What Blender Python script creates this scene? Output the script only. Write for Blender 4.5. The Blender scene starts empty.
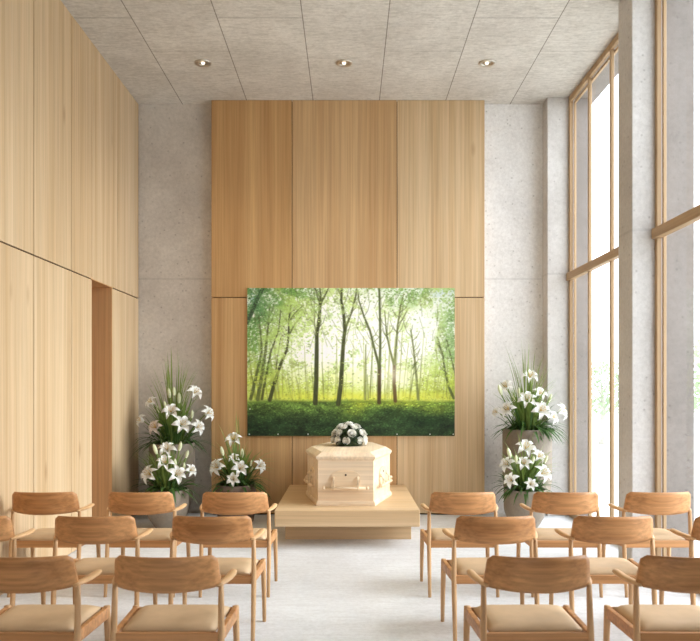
import bpy, bmesh, math, random
import numpy as np
from mathutils import Vector, Matrix, Quaternion
random.seed(7)
scene = bpy.context.scene
COL = scene.collection
PI = math.pi
F = 730.0; VX, VY = 349.0, 386.0; H = 1.6      # focal length in pixels, vanishing point, eye height
ZC = 5.15                                       # ceiling height

def at(px, py, d):
    """point at depth d seen at pixel (px, py)"""
    return Vector(((px-VX)*d/F, d, H-(py-VY)*d/F))

# ------------------------------------------------------------------ helpers
def tag(o, label=None, cat=None, group=None, kind=None):
    if label: o['label'] = label
    if cat: o['category'] = cat
    if group: o['group'] = group
    if kind: o['kind'] = kind
    return o

def empty(name, loc=(0,0,0), rz=0.0):
    o = bpy.data.objects.new(name, None); COL.objects.link(o)
    o.location = loc; o.rotation_euler = (0,0,rz); o.empty_display_size = .1
    return o

def obj(name, bm, m, parent=None, smooth=False, recalc=True):
    if recalc: bmesh.ops.recalc_face_normals(bm, faces=bm.faces[:])
    me = bpy.data.meshes.new(name); bm.to_mesh(me); bm.free()
    for mm in (m if isinstance(m, (list,tuple)) else [m]): me.materials.append(mm)
    if smooth:
        for p in me.polygons: p.use_smooth = True
    o = bpy.data.objects.new(name, me); COL.objects.link(o)
    if parent: o.parent = parent
    return o

def struct(name, bm, m, **k):
    return tag(obj(name, bm, m, **k), kind='structure')

def box(bm, x0, x1, y0, y1, z0, z1, bev=0.0, seg=1):
    b = bmesh.new()
    v = [b.verts.new((x,y,z)) for x in (x0,x1) for y in (y0,y1) for z in (z0,z1)]
    for f in ((0,1,3,2),(4,6,7,5),(0,4,5,1),(2,3,7,6),(0,2,6,4),(1,5,7,3)):
        b.faces.new([v[i] for i in f])
    bmesh.ops.recalc_face_normals(b, faces=b.faces[:])
    if bev > 0:
        bmesh.ops.bevel(b, geom=b.edges[:], offset=bev, segments=seg, affect='EDGES', profile=.6)
    merge(bm, b)
    return bm

def merge(bm, b, M=None):
    if M is not None: b.transform(M)
    me = bpy.data.meshes.new('tmp'); b.to_mesh(me); b.free()
    bm.from_mesh(me); bpy.data.meshes.remove(me)

def tube(bm, pts, rads, n=10, flat=1.0, up=(0,0,1)):
    """swept closed tube; flat scales the cross-section along the 'up' side"""
    pts = [Vector(p) for p in pts]; rings = []
    for i, p in enumerate(pts):
        a = pts[max(0,i-1)]; c = pts[min(len(pts)-1,i+1)]
        t = (c-a).normalized()
        u = Vector(up)
        if abs(t.dot(u)) > .95: u = Vector((0,1,0))
        s = t.cross(u).normalized(); w = s.cross(t).normalized()
        r = rads[i] if isinstance(rads,(list,tuple)) else rads
        rings.append([bm.verts.new(p + s*(r*math.cos(2*PI*k/n)) + w*(r*flat*math.sin(2*PI*k/n))) for k in range(n)])
    for i in range(len(rings)-1):
        for k in range(n):
            bm.faces.new((rings[i][k], rings[i][(k+1)%n], rings[i+1][(k+1)%n], rings[i+1][k]))
    bm.faces.new(rings[0][::-1]); bm.faces.new(rings[-1])

def lathe(bm, prof, n=40, close=True):
    rings = []
    for r, z in prof:
        if r < 1e-5: rings.append([bm.verts.new((0,0,z))])
        else: rings.append([bm.verts.new((r*math.cos(2*PI*k/n), r*math.sin(2*PI*k/n), z)) for k in range(n)])
    for a, b in zip(rings, rings[1:]):
        for k in range(n):
            if len(a)==1 and len(b)==1: continue
            if len(a)==1: bm.faces.new((a[0], b[k], b[(k+1)%n]))
            elif len(b)==1: bm.faces.new((a[k], b[0], a[(k+1)%n]))
            else: bm.faces.new((a[k], a[(k+1)%n], b[(k+1)%n], b[k]))

def ellipsoid(bm, c, r, M=None, u=10, v=7):
    b = bmesh.new(); bmesh.ops.create_uvsphere(b, u_segments=u, v_segments=v, radius=1)
    T = Matrix.Translation(c) @ (M if M is not None else Matrix()) @ Matrix.Diagonal((r[0],r[1],r[2],1))
    merge(bm, b, T)

def aim(n):
    """rotation taking +Z to n"""
    return Vector((0,0,1)).rotation_difference(Vector(n).normalized()).to_matrix().to_4x4()

# ------------------------------------------------------------------ materials
def srgb(r, g, b):
    def f(c):
        c /= 255.0
        return c/12.92 if c <= .04045 else ((c+.055)/1.055)**2.4
    return (f(r), f(g), f(b), 1)

def new_mat(name, rough=.5, spec=.4):
    m = bpy.data.materials.new(name); m.use_nodes = True
    nt = m.node_tree; p = nt.nodes['Principled BSDF']
    p.inputs['Roughness'].default_value = rough
    p.inputs['Specular IOR Level'].default_value = spec
    return m, nt, p

def N(nt, t, **kw):
    n = nt.nodes.new(t)
    for k, v in kw.items(): setattr(n, k, v)
    return n

def ramp(nt, stops):
    r = N(nt, 'ShaderNodeValToRGB'); e = r.color_ramp.elements
    while len(e) < len(stops): e.new(.5)
    for i, (pos, c) in enumerate(stops): e[i].position = pos; e[i].color = c
    return r

def mixc(nt, blend, fac, a, b):
    m = N(nt, 'ShaderNodeMix', data_type='RGBA', blend_type=blend)
    L = nt.links.new
    for s, v in ((0,fac),(6,a),(7,b)):
        if hasattr(v, 'is_output'): L(v, m.inputs[s])
        else: m.inputs[s].default_value = v
    return m.outputs[2]

def wood(name, light, dark, axis='z', rough=.5, knots=True, fine=1.0, spec=.3, sk=.80):
    m, nt, p = new_mat(name, rough, spec); L = nt.links.new
    tc = N(nt,'ShaderNodeTexCoord'); oi = N(nt,'ShaderNodeObjectInfo')
    off = N(nt,'ShaderNodeVectorMath', operation='SCALE'); off.inputs[3].default_value = 17.0
    L(oi.outputs['Random'], off.inputs[0])
    add = N(nt,'ShaderNodeVectorMath', operation='ADD')
    L(tc.outputs['Object'], add.inputs[0]); L(off.outputs[0], add.inputs[1])
    def noise(across, along, detail, dist=0.0, rgh=.55):
        mp = N(nt,'ShaderNodeMapping'); s = [across]*3; s['xyz'.index(axis)] = along
        mp.inputs['Scale'].default_value = s; L(add.outputs[0], mp.inputs[0])
        n = N(nt,'ShaderNodeTexNoise'); n.inputs['Scale'].default_value = 1.0
        n.inputs['Detail'].default_value = detail; n.inputs['Roughness'].default_value = rgh
        n.inputs['Distortion'].default_value = dist
        L(mp.outputs[0], n.inputs['Vector']); return n.outputs['Fac']
    broad = noise(8.5*fine, .14*fine, 2, .35)
    r1 = ramp(nt, [(.3, dark), (.7, light)]); L(broad, r1.inputs[0])
    streak = noise(48*fine, .7*fine, 4, .1, .6)
    r2 = ramp(nt, [(.3, (sk,sk-.01,sk-.03,1)), (.62, (1.05,1.05,1.05,1))]); L(streak, r2.inputs[0])
    c = mixc(nt, 'MULTIPLY', .85, r1.outputs[0], r2.outputs[0])
    if knots:
        mp = N(nt,'ShaderNodeMapping'); s = [3.2]*3; s['xyz'.index(axis)] = 1.1
        mp.inputs['Scale'].default_value = s; L(add.outputs[0], mp.inputs[0])
        v = N(nt,'ShaderNodeTexVoronoi'); v.inputs['Scale'].default_value = .7
        L(mp.outputs[0], v.inputs['Vector'])
        r3 = ramp(nt, [(0.0, (.62,.52,.44,1)), (.09, (1,1,1,1))]); L(v.outputs['Distance'], r3.inputs[0])
        c = mixc(nt, 'MULTIPLY', .75, c, r3.outputs[0])
    L(c, p.inputs['Base Color'])
    bp = N(nt,'ShaderNodeBump'); bp.inputs['Strength'].default_value = .06
    L(streak, bp.inputs['Height']); L(bp.outputs[0], p.inputs['Normal'])
    return m

def concrete(name, light, dark, seams=(), rough=.75, pits=True, vert=False, spec=.3, strength=.15):
    m, nt, p = new_mat(name, rough, spec); L = nt.links.new
    tc = N(nt,'ShaderNodeTexCoord')
    def noise(sc, detail, rgh=.6, vs=(1,1,1)):
        mp = N(nt,'ShaderNodeMapping'); mp.inputs['Scale'].default_value = vs; L(tc.outputs['Object'], mp.inputs[0])
        n = N(nt,'ShaderNodeTexNoise'); n.inputs['Scale'].default_value = sc
        n.inputs['Detail'].default_value = detail; n.inputs['Roughness'].default_value = rgh
        L(mp.outputs[0], n.inputs['Vector']); return n.outputs['Fac']
    a = noise(1.3, 5, .65, (1,1,.25) if vert else (1,1,1))
    r1 = ramp(nt, [(.3, dark), (.7, light)]); L(a, r1.inputs[0])
    b = noise(26, 6, .8)
    r2 = ramp(nt, [(.34, (.83,.82,.81,1)), (.6, (1.04,1.04,1.04,1))]); L(b, r2.inputs[0])
    c = mixc(nt, 'MULTIPLY', .8, r1.outputs[0], r2.outputs[0])
    if pits:
        v = N(nt,'ShaderNodeTexVoronoi'); v.inputs['Scale'].default_value = 11; v.inputs['Randomness'].default_value = 1
        L(tc.outputs['Object'], v.inputs['Vector'])
        r3 = ramp(nt, [(.04, (.5,.48,.46,1)), (.16, (1,1,1,1))]); L(v.outputs['Distance'], r3.inputs[0])
        c = mixc(nt, 'MULTIPLY', .65, c, r3.outputs[0])
    sep = N(nt,'ShaderNodeSeparateXYZ'); L(tc.outputs['Object'], sep.inputs[0])
    for z in seams:
        cm = N(nt,'ShaderNodeMath', operation='COMPARE'); cm.inputs[1].default_value = z; cm.inputs[2].default_value = .012
        L(sep.outputs['Z'], cm.inputs[0])
        mu = N(nt,'ShaderNodeMath', operation='MULTIPLY'); mu.inputs[1].default_value = .2; L(cm.outputs[0], mu.inputs[0])
        c = mixc(nt, 'MIX', mu.outputs[0], c, (dark[0]*.45, dark[1]*.45, dark[2]*.45, 1))
    L(c, p.inputs['Base Color'])
    bp = N(nt,'ShaderNodeBump'); bp.inputs['Strength'].default_value = strength; bp.inputs['Distance'].default_value = .02
    L(b, bp.inputs['Height']); L(bp.outputs[0], p.inputs['Normal'])
    return m

def ceiling_mat():
    light, dark = srgb(225,220,213), srgb(201,195,187)
    m = concrete('ceiling_concrete', light, dark, pits=False, rough=.8)
    nt = m.node_tree; L = nt.links.new; p = nt.nodes['Principled BSDF']
    src = p.inputs['Base Color'].links[0].from_socket
    tc = N(nt,'ShaderNodeTexCoord'); sep = N(nt,'ShaderNodeSeparateXYZ'); L(tc.outputs['Object'], sep.inputs[0])
    ax = N(nt,'ShaderNodeMath', operation='ADD'); ax.inputs[1].default_value = .447 + .825*20; L(sep.outputs['X'], ax.inputs[0])
    ay = N(nt,'ShaderNodeMath', operation='ADD'); ay.inputs[1].default_value = -7.04 + 1.37*20; L(sep.outputs['Y'], ay.inputs[0])
    cb = N(nt,'ShaderNodeCombineXYZ'); L(ay.outputs[0], cb.inputs[0]); L(ax.outputs[0], cb.inputs[1])
    br = N(nt,'ShaderNodeTexBrick'); br.offset = 0; br.offset_frequency = 2; br.squash = 1
    br.inputs['Color1'].default_value = (1,1,1,1); br.inputs['Color2'].default_value = (.97,.97,.97,1)
    br.inputs['Mortar'].default_value = (.42,.40,.37,1)
    br.inputs['Scale'].default_value = 1; br.inputs['Mortar Size'].default_value = .0055
    br.inputs['Mortar Smooth'].default_value = .1; br.inputs['Brick Width'].default_value = 400; br.inputs['Row Height'].default_value = .825
    L(cb.outputs[0], br.inputs['Vector'])
    # grainy travertine streaks running across the room
    mp = N(nt,'ShaderNodeMapping'); mp.inputs['Scale'].default_value = (4, 14, 1); L(tc.outputs['Object'], mp.inputs[0])
    n = N(nt,'ShaderNodeTexNoise'); n.inputs['Scale'].default_value = 2.4; n.inputs['Detail'].default_value = 5; n.inputs['Roughness'].default_value=.7
    L(mp.outputs[0], n.inputs['Vector'])
    r = ramp(nt, [(.34,(.70,.68,.66,1)),(.56,(1.04,1.04,1.04,1))]); L(n.outputs['Fac'], r.inputs[0])
    c = mixc(nt,'MULTIPLY',.6, src, r.outputs[0])
    c = mixc(nt,'MULTIPLY',1.0, c, br.outputs['Color'])
    for x0, x1, y, dark in ((-2.7,-2.097,7.04,.62),(-1.266,-.447,7.04,.62),(1.19,2.02,7.04,.62),(-2.097,-1.266,7.74,.8),(.385,1.19,7.74,.75),(2.02,3.1,7.74,.78),(2.02,3.1,8.33,.85),(-2.7,-2.097,8.33,.85),(-.447,.385,5.0,.7)):
        xm = N(nt,'ShaderNodeMath', operation='COMPARE'); xm.inputs[1].default_value = (x0+x1)/2; xm.inputs[2].default_value = (x1-x0)/2; L(sep.outputs['X'], xm.inputs[0])
        ym = N(nt,'ShaderNodeMath', operation='COMPARE'); ym.inputs[1].default_value = y; ym.inputs[2].default_value = .0065; L(sep.outputs['Y'], ym.inputs[0])
        mu = N(nt,'ShaderNodeMath', operation='MULTIPLY'); L(xm.outputs[0], mu.inputs[0]); L(ym.outputs[0], mu.inputs[1])
        c = mixc(nt,'MULTIPLY', mu.outputs[0], c, (dark,dark*.98,dark*.96,1))
    L(c, p.inputs['Base Color'])
    return m

def floor_mat():
    m = concrete('polished_floor', srgb(234,236,238), srgb(218,219,220), pits=False, rough=.38, spec=.35, strength=.03)
    nt = m.node_tree; L = nt.links.new; p = nt.nodes['Principled BSDF']
    src = p.inputs['Base Color'].links[0].from_socket
    tc = N(nt,'ShaderNodeTexCoord')
    mp = N(nt,'ShaderNodeMapping'); mp.inputs['Scale'].default_value = (1.6, 7, 1); L(tc.outputs['Object'], mp.inputs[0])
    n = N(nt,'ShaderNodeTexNoise'); n.inputs['Scale'].default_value = 2.0; n.inputs['Detail'].default_value = 6; n.inputs['Roughness'].default_value=.7
    L(mp.outputs[0], n.inputs['Vector'])
    r = ramp(nt, [(.35,(.87,.86,.85,1)),(.6,(1.02,1.02,1.02,1))]); L(n.outputs['Fac'], r.inputs[0])
    c = mixc(nt,'MULTIPLY',.7, src, r.outputs[0])
    L(c, p.inputs['Base Color'])
    return m

def plain(name, c, rough=.5, spec=.4, metal=0.0, noise=None, sss=0.0, trans=0.0):
    m, nt, p = new_mat(name, rough, spec); L = nt.links.new
    p.inputs['Metallic'].default_value = metal
    tc = N(nt,'ShaderNodeTexCoord'); n = N(nt,'ShaderNodeTexNoise')
    n.inputs['Scale'].default_value = noise or 12.0; n.inputs['Detail'].default_value = 4
    L(tc.outputs['Object'], n.inputs['Vector'])
    r = ramp(nt, [(.3, tuple(x*.86 for x in c[:3])+(1,)), (.7, tuple(min(1,x*1.06) for x in c[:3])+(1,))])
    L(n.outputs['Fac'], r.inputs[0]); L(r.outputs[0], p.inputs['Base Color'])
    if trans:   # thin leaf / petal translucency
        t = N(nt,'ShaderNodeBsdfTranslucent'); L(r.outputs[0], t.inputs['Color'])
        mx = N(nt,'ShaderNodeMixShader'); mx.inputs[0].default_value = trans
        L(p.outputs[0], mx.inputs[1]); L(t.outputs[0], mx.inputs[2])
        L(mx.outputs[0], nt.nodes['Material Output'].inputs['Surface'])
    return m

def glass_mat():
    m = bpy.data.materials.new('window_glass'); m.use_nodes = True; nt = m.node_tree; L = nt.links.new
    nt.nodes.remove(nt.nodes['Principled BSDF'])
    tr = N(nt,'ShaderNodeBsdfTransparent'); tr.inputs[0].default_value = (.985,.99,.985,1)
    gl = N(nt,'ShaderNodeBsdfGlossy'); gl.inputs['Roughness'].default_value = .01
    lw = N(nt,'ShaderNodeLayerWeight'); lw.inputs['Blend'].default_value = .5
    pw_ = N(nt,'ShaderNodeMath', operation='POWER'); pw_.inputs[1].default_value = 5; L(lw.outputs['Facing'], pw_.inputs[0])
    fr = N(nt,'ShaderNodeMath', operation='MULTIPLY_ADD'); fr.inputs[1].default_value = .25; fr.inputs[2].default_value = .02; L(pw_.outputs[0], fr.inputs[0])
    mx = N(nt,'ShaderNodeMixShader'); L(fr.outputs[0], mx.inputs[0]); L(tr.outputs[0], mx.inputs[1]); L(gl.outputs[0], mx.inputs[2])
    L(mx.outputs[0], nt.nodes['Material Output'].inputs['Surface'])
    return m

M = {}
M['wall_oak']  = wood('pale_wall_oak', srgb(212,186,151), srgb(192,160,120))
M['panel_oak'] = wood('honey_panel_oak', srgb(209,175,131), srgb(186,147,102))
M['panel_lit']= wood('lit_honey_panel_oak', srgb(216,190,152), srgb(196,164,124))  # paler copy: window light on the right boards put into the colour
M['panel_shade']= wood('shaded_honey_panel_oak', srgb(206,166,116), srgb(180,138,90))  # deeper copy: light falloff on the left boards put into the colour
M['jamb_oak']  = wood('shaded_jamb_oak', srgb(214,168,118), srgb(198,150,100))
M['gap']       = plain('shadow_gap', srgb(70,48,30), .9, .1)
M['frame_oak'] = wood('window_frame_oak', srgb(194,164,128), srgb(172,142,106), knots=False)
M['rail_oak']  = wood('window_rail_oak', srgb(190,160,124), srgb(168,138,104), axis='y', knots=False)
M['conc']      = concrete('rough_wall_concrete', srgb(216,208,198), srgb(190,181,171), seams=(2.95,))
M['conc_lit']    = concrete('lit_wall_concrete', srgb(244,242,240), srgb(226,223,220), seams=(2.95,))  # lighter copy: brightness beside the windows put into the colour
M['pier']      = concrete('pale_pier_concrete', srgb(214,210,206), srgb(196,191,186), seams=(2.98,))
M['fin']       = concrete('dimmed_outer_concrete', srgb(147,138,132), srgb(131,123,117))  # darkened in colour so the bright sky leaves it grey
M['ceil']      = ceiling_mat()
M['floor']     = floor_mat()
M['chair']     = wood('chair_oak', srgb(213,158,106), srgb(178,124,76), axis='x', knots=False, fine=1.0, rough=.42, sk=.62)
M['chair_z']   = wood('chair_leg_oak', srgb(212,172,128), srgb(194,150,106), axis='z', knots=False, rough=.42)
M['chair_y']   = wood('chair_arm_oak', srgb(222,180,132), srgb(204,158,110), axis='y', knots=False, rough=.4)
M['seat']      = plain('tan_seat_leather', srgb(206,176,139), .5, .3, noise=6)
M['plinth']    = wood('plinth_oak', srgb(218,188,149), srgb(201,168,126), axis='x', fine=.8)
M['pine']      = wood('pale_pine', srgb(241,220,192), srgb(231,204,170), axis='x', knots=False, fine=.8)
M['pine_y']    = wood('pale_pine_long', srgb(241,220,192), srgb(231,204,170), axis='y', knots=False, fine=.8)
M['pine_d']    = wood('handle_pine', srgb(244,222,190), srgb(234,206,170), axis='x', knots=False, fine=.8)
M['vase']      = concrete('grey_vase_stone', srgb(152,140,125), srgb(118,106,93), vert=True, pits=False, rough=.6)
M['vase_d']    = concrete('brown_grey_vase_stone', srgb(132,114,102), srgb(104,88,78), vert=True, pits=False, rough=.6)
M['soil']      = plain('dark_soil', srgb(52,42,32), .95, .1, noise=40)
M['petal']     = plain('white_lily_petal', srgb(250,249,244), .5, .25, trans=.25)
M['blush']     = plain('blush_lily_petal', srgb(240,226,216), .5, .25, trans=.25)
M['stamen']    = plain('yellow_stamen', srgb(206,170,70), .6)
M['bud']       = plain('green_white_bud', srgb(226,230,190), .5, .25, trans=.15)
M['leaf']      = plain('dark_lily_leaf', srgb(78,110,54), .5, .35, trans=.3)
M['spray_leaf']= plain('deep_green_spray_leaf', srgb(58,72,44), .5, .3, trans=.15)
M['leaf2']     = plain('mid_green_leaf', srgb(128,152,76), .5, .35, trans=.35)
M['grass']     = plain('ornamental_grass', srgb(146,164,92), .5, .3, trans=.35)
M['rose']      = plain('cream_rose_petal', srgb(253,249,240), .55, .2, trans=.2)
M['rose_c']    = plain('rose_heart', srgb(226,214,176), .6, .2)
M['steel']     = plain('brushed_steel', srgb(206,198,186), .3, .5, metal=.9)
M['pin']       = plain('white_pin', srgb(245,245,240), .4)
M['dark']      = plain('dark_screw', srgb(70,50,34), .6)
M['plaster']   = plain('white_plaster', srgb(222,216,208), .8, .2)
M['glass']     = glass_mat()
M['gravel']    = plain('pale_gravel', srgb(232,232,226), .9, .1, noise=30)
M['hedge']     = plain('sunlit_pale_leaves', srgb(188,202,170), .7, .1, trans=.3)
M['bark']      = plain('pale_bark', srgb(196,190,180), .9, .1)
mm, nt, p = new_mat('lamp_glow', .5); p.inputs['Emission Color'].default_value = (1,.86,.66,1); p.inputs['Emission Strength'].default_value = 3; M['glow'] = mm

# ------------------------------------------------------------------ the room
XL = -2.65; XW0, XW1 = 2.70, 2.74; YB = 9.20; YR = -2.0
b = bmesh.new(); box(b, -3.6, 3.04, YR, 9.45, -.12, 0); struct('floor', b, M['floor'])
b = bmesh.new(); box(b, -3.6, 3.04, YR, 9.45, ZC, ZC+.25); struct('ceiling', b, M['ceil'])
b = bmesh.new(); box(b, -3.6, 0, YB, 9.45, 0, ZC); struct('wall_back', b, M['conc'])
b = bmesh.new(); box(b, 0, 2.44, YB, 9.45, 0, ZC); struct('wall_back_right', b, M['conc_lit'])  # same back wall, split off to carry the lit concrete tone
b = bmesh.new(); box(b, 2.44, 2.96, 8.98, 9.45, 0, ZC, .006); struct('wall_corner', b, M['pier'])
b = bmesh.new(); box(b, 2.50, 3.04, 6.45, 6.78, 0, ZC, .006); struct('wall_pier', b, M['pier'])
b = bmesh.new(); box(b, 2.50, 3.04, 2.87, 3.20, 0, ZC, .006); struct('wall_pier_near', b, M['pier'])

b = bmesh.new(); box(b, 2.78, 2.965, 8.972, 9.46, 0, ZC-.001); box(b, 2.78, 3.045, 6.442, 6.788, 0, ZC-.001); box(b, 2.79, 3.045, 2.87, 3.208, 0, ZC-.001)
struct('trim_1', b, M['fin'])  # sleeves over the outer piers carrying the dimmed concrete
b = bmesh.new(); box(b, 2.78, 3.05, YR, 9.45, ZC-.012, ZC+.24); struct('trim_2', b, M['fin'])

# left wall: core with an opening, oak cladding panels as its parts
YO0, YO1, ZS = 7.53, 8.16, 2.70
b = bmesh.new()
box(b, -2.80, XL-.02, YR, YO0-.03, 0, ZC); box(b, -2.80, XL-.02, YO1+.03, YB, 0, ZC); box(b, -2.80, XL-.02, YO0-.03, YO1+.03, ZS+.03, ZC)
wl = struct('wall_left', b, M['gap'])
low = [YR,-1.4,-.6,.2,1.0,1.8,2.6,3.4,4.2,5.0,5.5,6.14,6.98,YO0]
upp = [YR,-1.4,-.6,.2,1.0,1.8,2.6,3.4,4.2,5.0,5.5,6.14,6.98,7.53,8.37,YB]
g = .0065
def wall_panel(y0, y1, z0, z1):
    b = bmesh.new(); box(b, XL-.02, XL, y0+g, y1-g, z0, z1, .0025); obj('panel', b, M['wall_oak'], wl)
for a, c in zip(low, low[1:]): wall_panel(a, c, .006, ZS-.006)
wall_panel(YO1, YB, .006, ZS-.006)
for a, c in zip(upp, upp[1:]): wall_panel(a, c, ZS+.006, ZC-.002)
# oak lined recess in the left wall
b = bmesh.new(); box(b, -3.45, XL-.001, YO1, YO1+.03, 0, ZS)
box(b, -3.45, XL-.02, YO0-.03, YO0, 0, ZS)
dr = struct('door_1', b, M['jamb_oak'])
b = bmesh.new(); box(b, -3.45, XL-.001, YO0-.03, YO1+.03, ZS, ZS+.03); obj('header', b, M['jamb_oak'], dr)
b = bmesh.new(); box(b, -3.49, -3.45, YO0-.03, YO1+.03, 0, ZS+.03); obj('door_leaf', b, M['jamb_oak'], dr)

# oak feature wall behind the coffin
b = bmesh.new(); box(b, -1.69, 1.665, 9.10, YB, .0, ZC-.004); wm = struct('wall_middle', b, M['gap'])
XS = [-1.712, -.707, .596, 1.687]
for x0, x1, pm in zip(XS, XS[1:], ('panel_shade','panel_oak','panel_lit')):
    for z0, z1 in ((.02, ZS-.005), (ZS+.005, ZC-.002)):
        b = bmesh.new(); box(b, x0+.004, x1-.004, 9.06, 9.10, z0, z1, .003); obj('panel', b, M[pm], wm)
for s, x0 in ((-1, -1.712+.004), (1, 1.687-.024)):     # returns at the sides of the cladding
    b = bmesh.new(); box(b, x0, x0+.02, 9.101, YB, .02, ZC-.002); obj('side_return', b, M['panel_oak'], wm)

# windows
def window(name, y0, y1, mull, sill=0.0):
    b = bmesh.new()
    w = .05
    box(b, XW0, XW1, y0, y0+w, 0, ZC, .004); box(b, XW0, XW1, y1-w, y1, 0, ZC, .004)
    box(b, XW0, XW1, y0+w, y1-w, 0, .07, .004); box(b, XW0, XW1, y0+w, y1-w, ZC-.07, ZC, .004)
    wi = struct(name, b, M['frame_oak'])
    b = bmesh.new()                                    # inner sash beads, set back to leave a dark rebate
    box(b, 2.748, 2.775, y0+w-.01, y0+w+.02, .07, ZC-.07, .003)
    box(b, 2.748, 2.775, y1-w-.02, y1-w+.01, .07, ZC-.07, .003)
    box(b, 2.748, 2.775, y0+w, y1-w, ZC-.10, ZC-.072, .003)
    obj('sash', b, M['frame_oak'], wi)
    for y in mull:
        b = bmesh.new(); box(b, XW0+.005, XW1, y-.022, y+.022, .07, ZC-.07, .004); obj('mullion', b, M['frame_oak'], wi)
    b = bmesh.new(); box(b, XW0-.03, XW1, y0+.002, y1-.002, 2.895, 2.985, .004); obj('transom', b, M['rail_oak'], wi)
    ys = [y0+w] + list(mull) + [y1-w]
    for a, c in zip(ys, ys[1:]):
        for z0, z1 in ((.07, 2.895), (2.985, ZC-.07)):
            b = bmesh.new(); box(b, 2.741, 2.746, a+.024, c-.024, z0-.005, z1+.005); obj('pane', b, M['glass'], wi)
window('window_1', 6.782, 8.978, (7.56, 8.25))
window('window_2', 3.202, 6.448, (4.0, 4.8, 5.58))

b = bmesh.new(); box(b, 2.70, 3.0, YR, 2.87, 0, ZC); struct('wall_right', b, M['pier'])
b = bmesh.new(); box(b, -2.8, -1.2, YR-.2, YR, 0, ZC); box(b, 1.2, 3.04, YR-.2, YR, 0, ZC); box(b, -1.2, 1.2, YR-.2, YR, 2.5, ZC)
struct('wall_front', b, M['plaster'])      # unseen opening behind the viewer, added to let sky light onto the chair backs

# recessed downlights
for px, lab in ((203,'steel recessed ceiling downlight nearest the oak side wall'), (344,'steel recessed ceiling downlight above the middle of the oak feature wall'), (487,'steel recessed ceiling downlight nearest the tall windows')):
    X = (px-VX)*8.02/F
    t = tag(empty('ceiling_downlight', (X, 8.02, ZC)), lab, 'light', 'recessed ceiling downlights')
    b = bmesh.new(); lathe(b, [(.052,.0),(.052,-.006),(.085,-.014),(.092,-.010),(.092,0.0)], 32); obj('trim_ring', b, M['steel'], t, True)
    b = bmesh.new(); lathe(b, [(.0,-.014),(.014,-.013),(.02,-.006),(.02,.0)], 24); obj('bulb', b, M['glow'], t, True)
    b = bmesh.new(); lathe(b, [(.021,-.0005),(.052,-.004),(.052,-.002),(.021,.0)], 24); obj('reflector', b, M['steel'], t, True)
    ld = bpy.data.lights.new('downlight_beam', 'SPOT'); ld.energy = 45; ld.color = (1,.86,.68); ld.spot_size = 1.7; ld.spot_blend = .9; ld.shadow_soft_size = .05
    lo = bpy.data.objects.new('downlight_beam', ld); COL.objects.link(lo); lo.parent = t; lo.location = (0,0,-.03)

# ------------------------------------------------------------------ plinth
t = tag(empty('coffin_plinth', (0, 7.2, 0)), 'low stepped oak plinth with an overhanging slab under the coffin', 'plinth')
b = bmesh.new(); box(b, -.735, .70, 0, 1.855, .21, .375, .006); obj('slab', b, M['plinth'], t)
b = bmesh.new(); box(b, -.665, .65, .42, 1.80, 0, .21, .003); obj('base', b, M['plinth'], t)

# ------------------------------------------------------------------ coffin
def hexa(off):
    """hexagonal outline grown by off (approx. parallel offset)"""
    P = [(-.284,-.74),(.284,-.74),(.464,0.0),(.29,.70),(-.29,.70),(-.464,0.0)]
    out = []
    for i in range(6):
        p0 = Vector(P[i-1]); p1 = Vector(P[i]); p2 = Vector(P[(i+1)%6])
        n1 = Vector(((p1-p0).y, -(p1-p0).x)).normalized(); n2 = Vector(((p2-p1).y, -(p2-p1).x)).normalized()
        m = (n1+n2).normalized(); out.append(p1 + m*(off/m.dot(n1)))
    return out
def hexstack(layers):
    b = bmesh.new(); rings = [[b.verts.new((p.x,p.y,z)) for p in hexa(o)] for o, z in layers]
    for r, s in zip(rings, rings[1:]):
        for i in range(6): b.faces.new((r[i], r[(i+1)%6], s[(i+1)%6], s[i]))
    b.faces.new(rings[0][::-1]); b.faces.new(rings[-1]); return b
cf = tag(empty('coffin', (-.005, 8.22, .375), math.radians(-2.2)), 'pale pine hexagonal coffin with wooden bar handles on the oak plinth', 'coffin')
obj('body', hexstack([(0,.048),(0,.462)]), M['pine'], cf)
obj('base_moulding', hexstack([(.020,0),(.020,.02),(.015,.034),(.006,.05),(-.01,.05)]), M['pine'], cf)
obj('lid', hexstack([(.006,.462),(.010,.474),(.02,.482),(.02,.502),(.013,.508),(-.045,.545),(-.052,.545)]), M['pine_y'], cf)
def handle(mid, ang, sc):
    """arched backing plate, two brackets and a bar, on the face whose outward normal is at ang"""
    T = Matrix.Translation((mid[0], mid[1], 0)) @ Matrix.Rotation(ang+PI/2, 4, 'Z')     # local -Y faces outwards
    b = bmesh.new()
    prof = [(-.15*sc,.16)] + [(-.15*sc*math.cos(a), .29+.075*math.sin(a)) for a in np.linspace(0, PI, 13)] + [(.15*sc,.16)]
    f = [b.verts.new((x,-.014,z)) for x, z in prof]; r = [b.verts.new((x,0.0,z)) for x, z in prof]
    b.faces.new(f); b.faces.new(r[::-1])
    for i in range(len(f)): b.faces.new((f[i], f[(i+1)%len(f)], r[(i+1)%len(f)], r[i]))
    b.transform(T); h = obj('handle', b, M['pine_d'], cf)
    b = bmesh.new(); ly = -.048
    tube(b, [(-.215*sc,ly,.185),(.215*sc,ly,.185)], .014, 12)
    for s in (-1,1):
        ellipsoid(b, (s*.222*sc, ly, .185), (.019,.019,.019))
    b.transform(T); obj('bar', b, M['pine_d'], h, True)
    for s in (-1,1):
        b = bmesh.new(); tube(b, [(s*.125*sc,-.01,.285),(s*.125*sc,-.03,.275),(s*.125*sc,-.05,.23),(s*.125*sc,ly,.165)], [.015,.015,.014,.014], 10)
        b.transform(T); obj('bracket', b, M['pine_d'], h, True)
    b = bmesh.new(); tube(b, [(0,-.012,.315),(0,-.018,.315)], .011, 10); b.transform(T); obj('screw', b, M['dark'], h)
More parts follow.
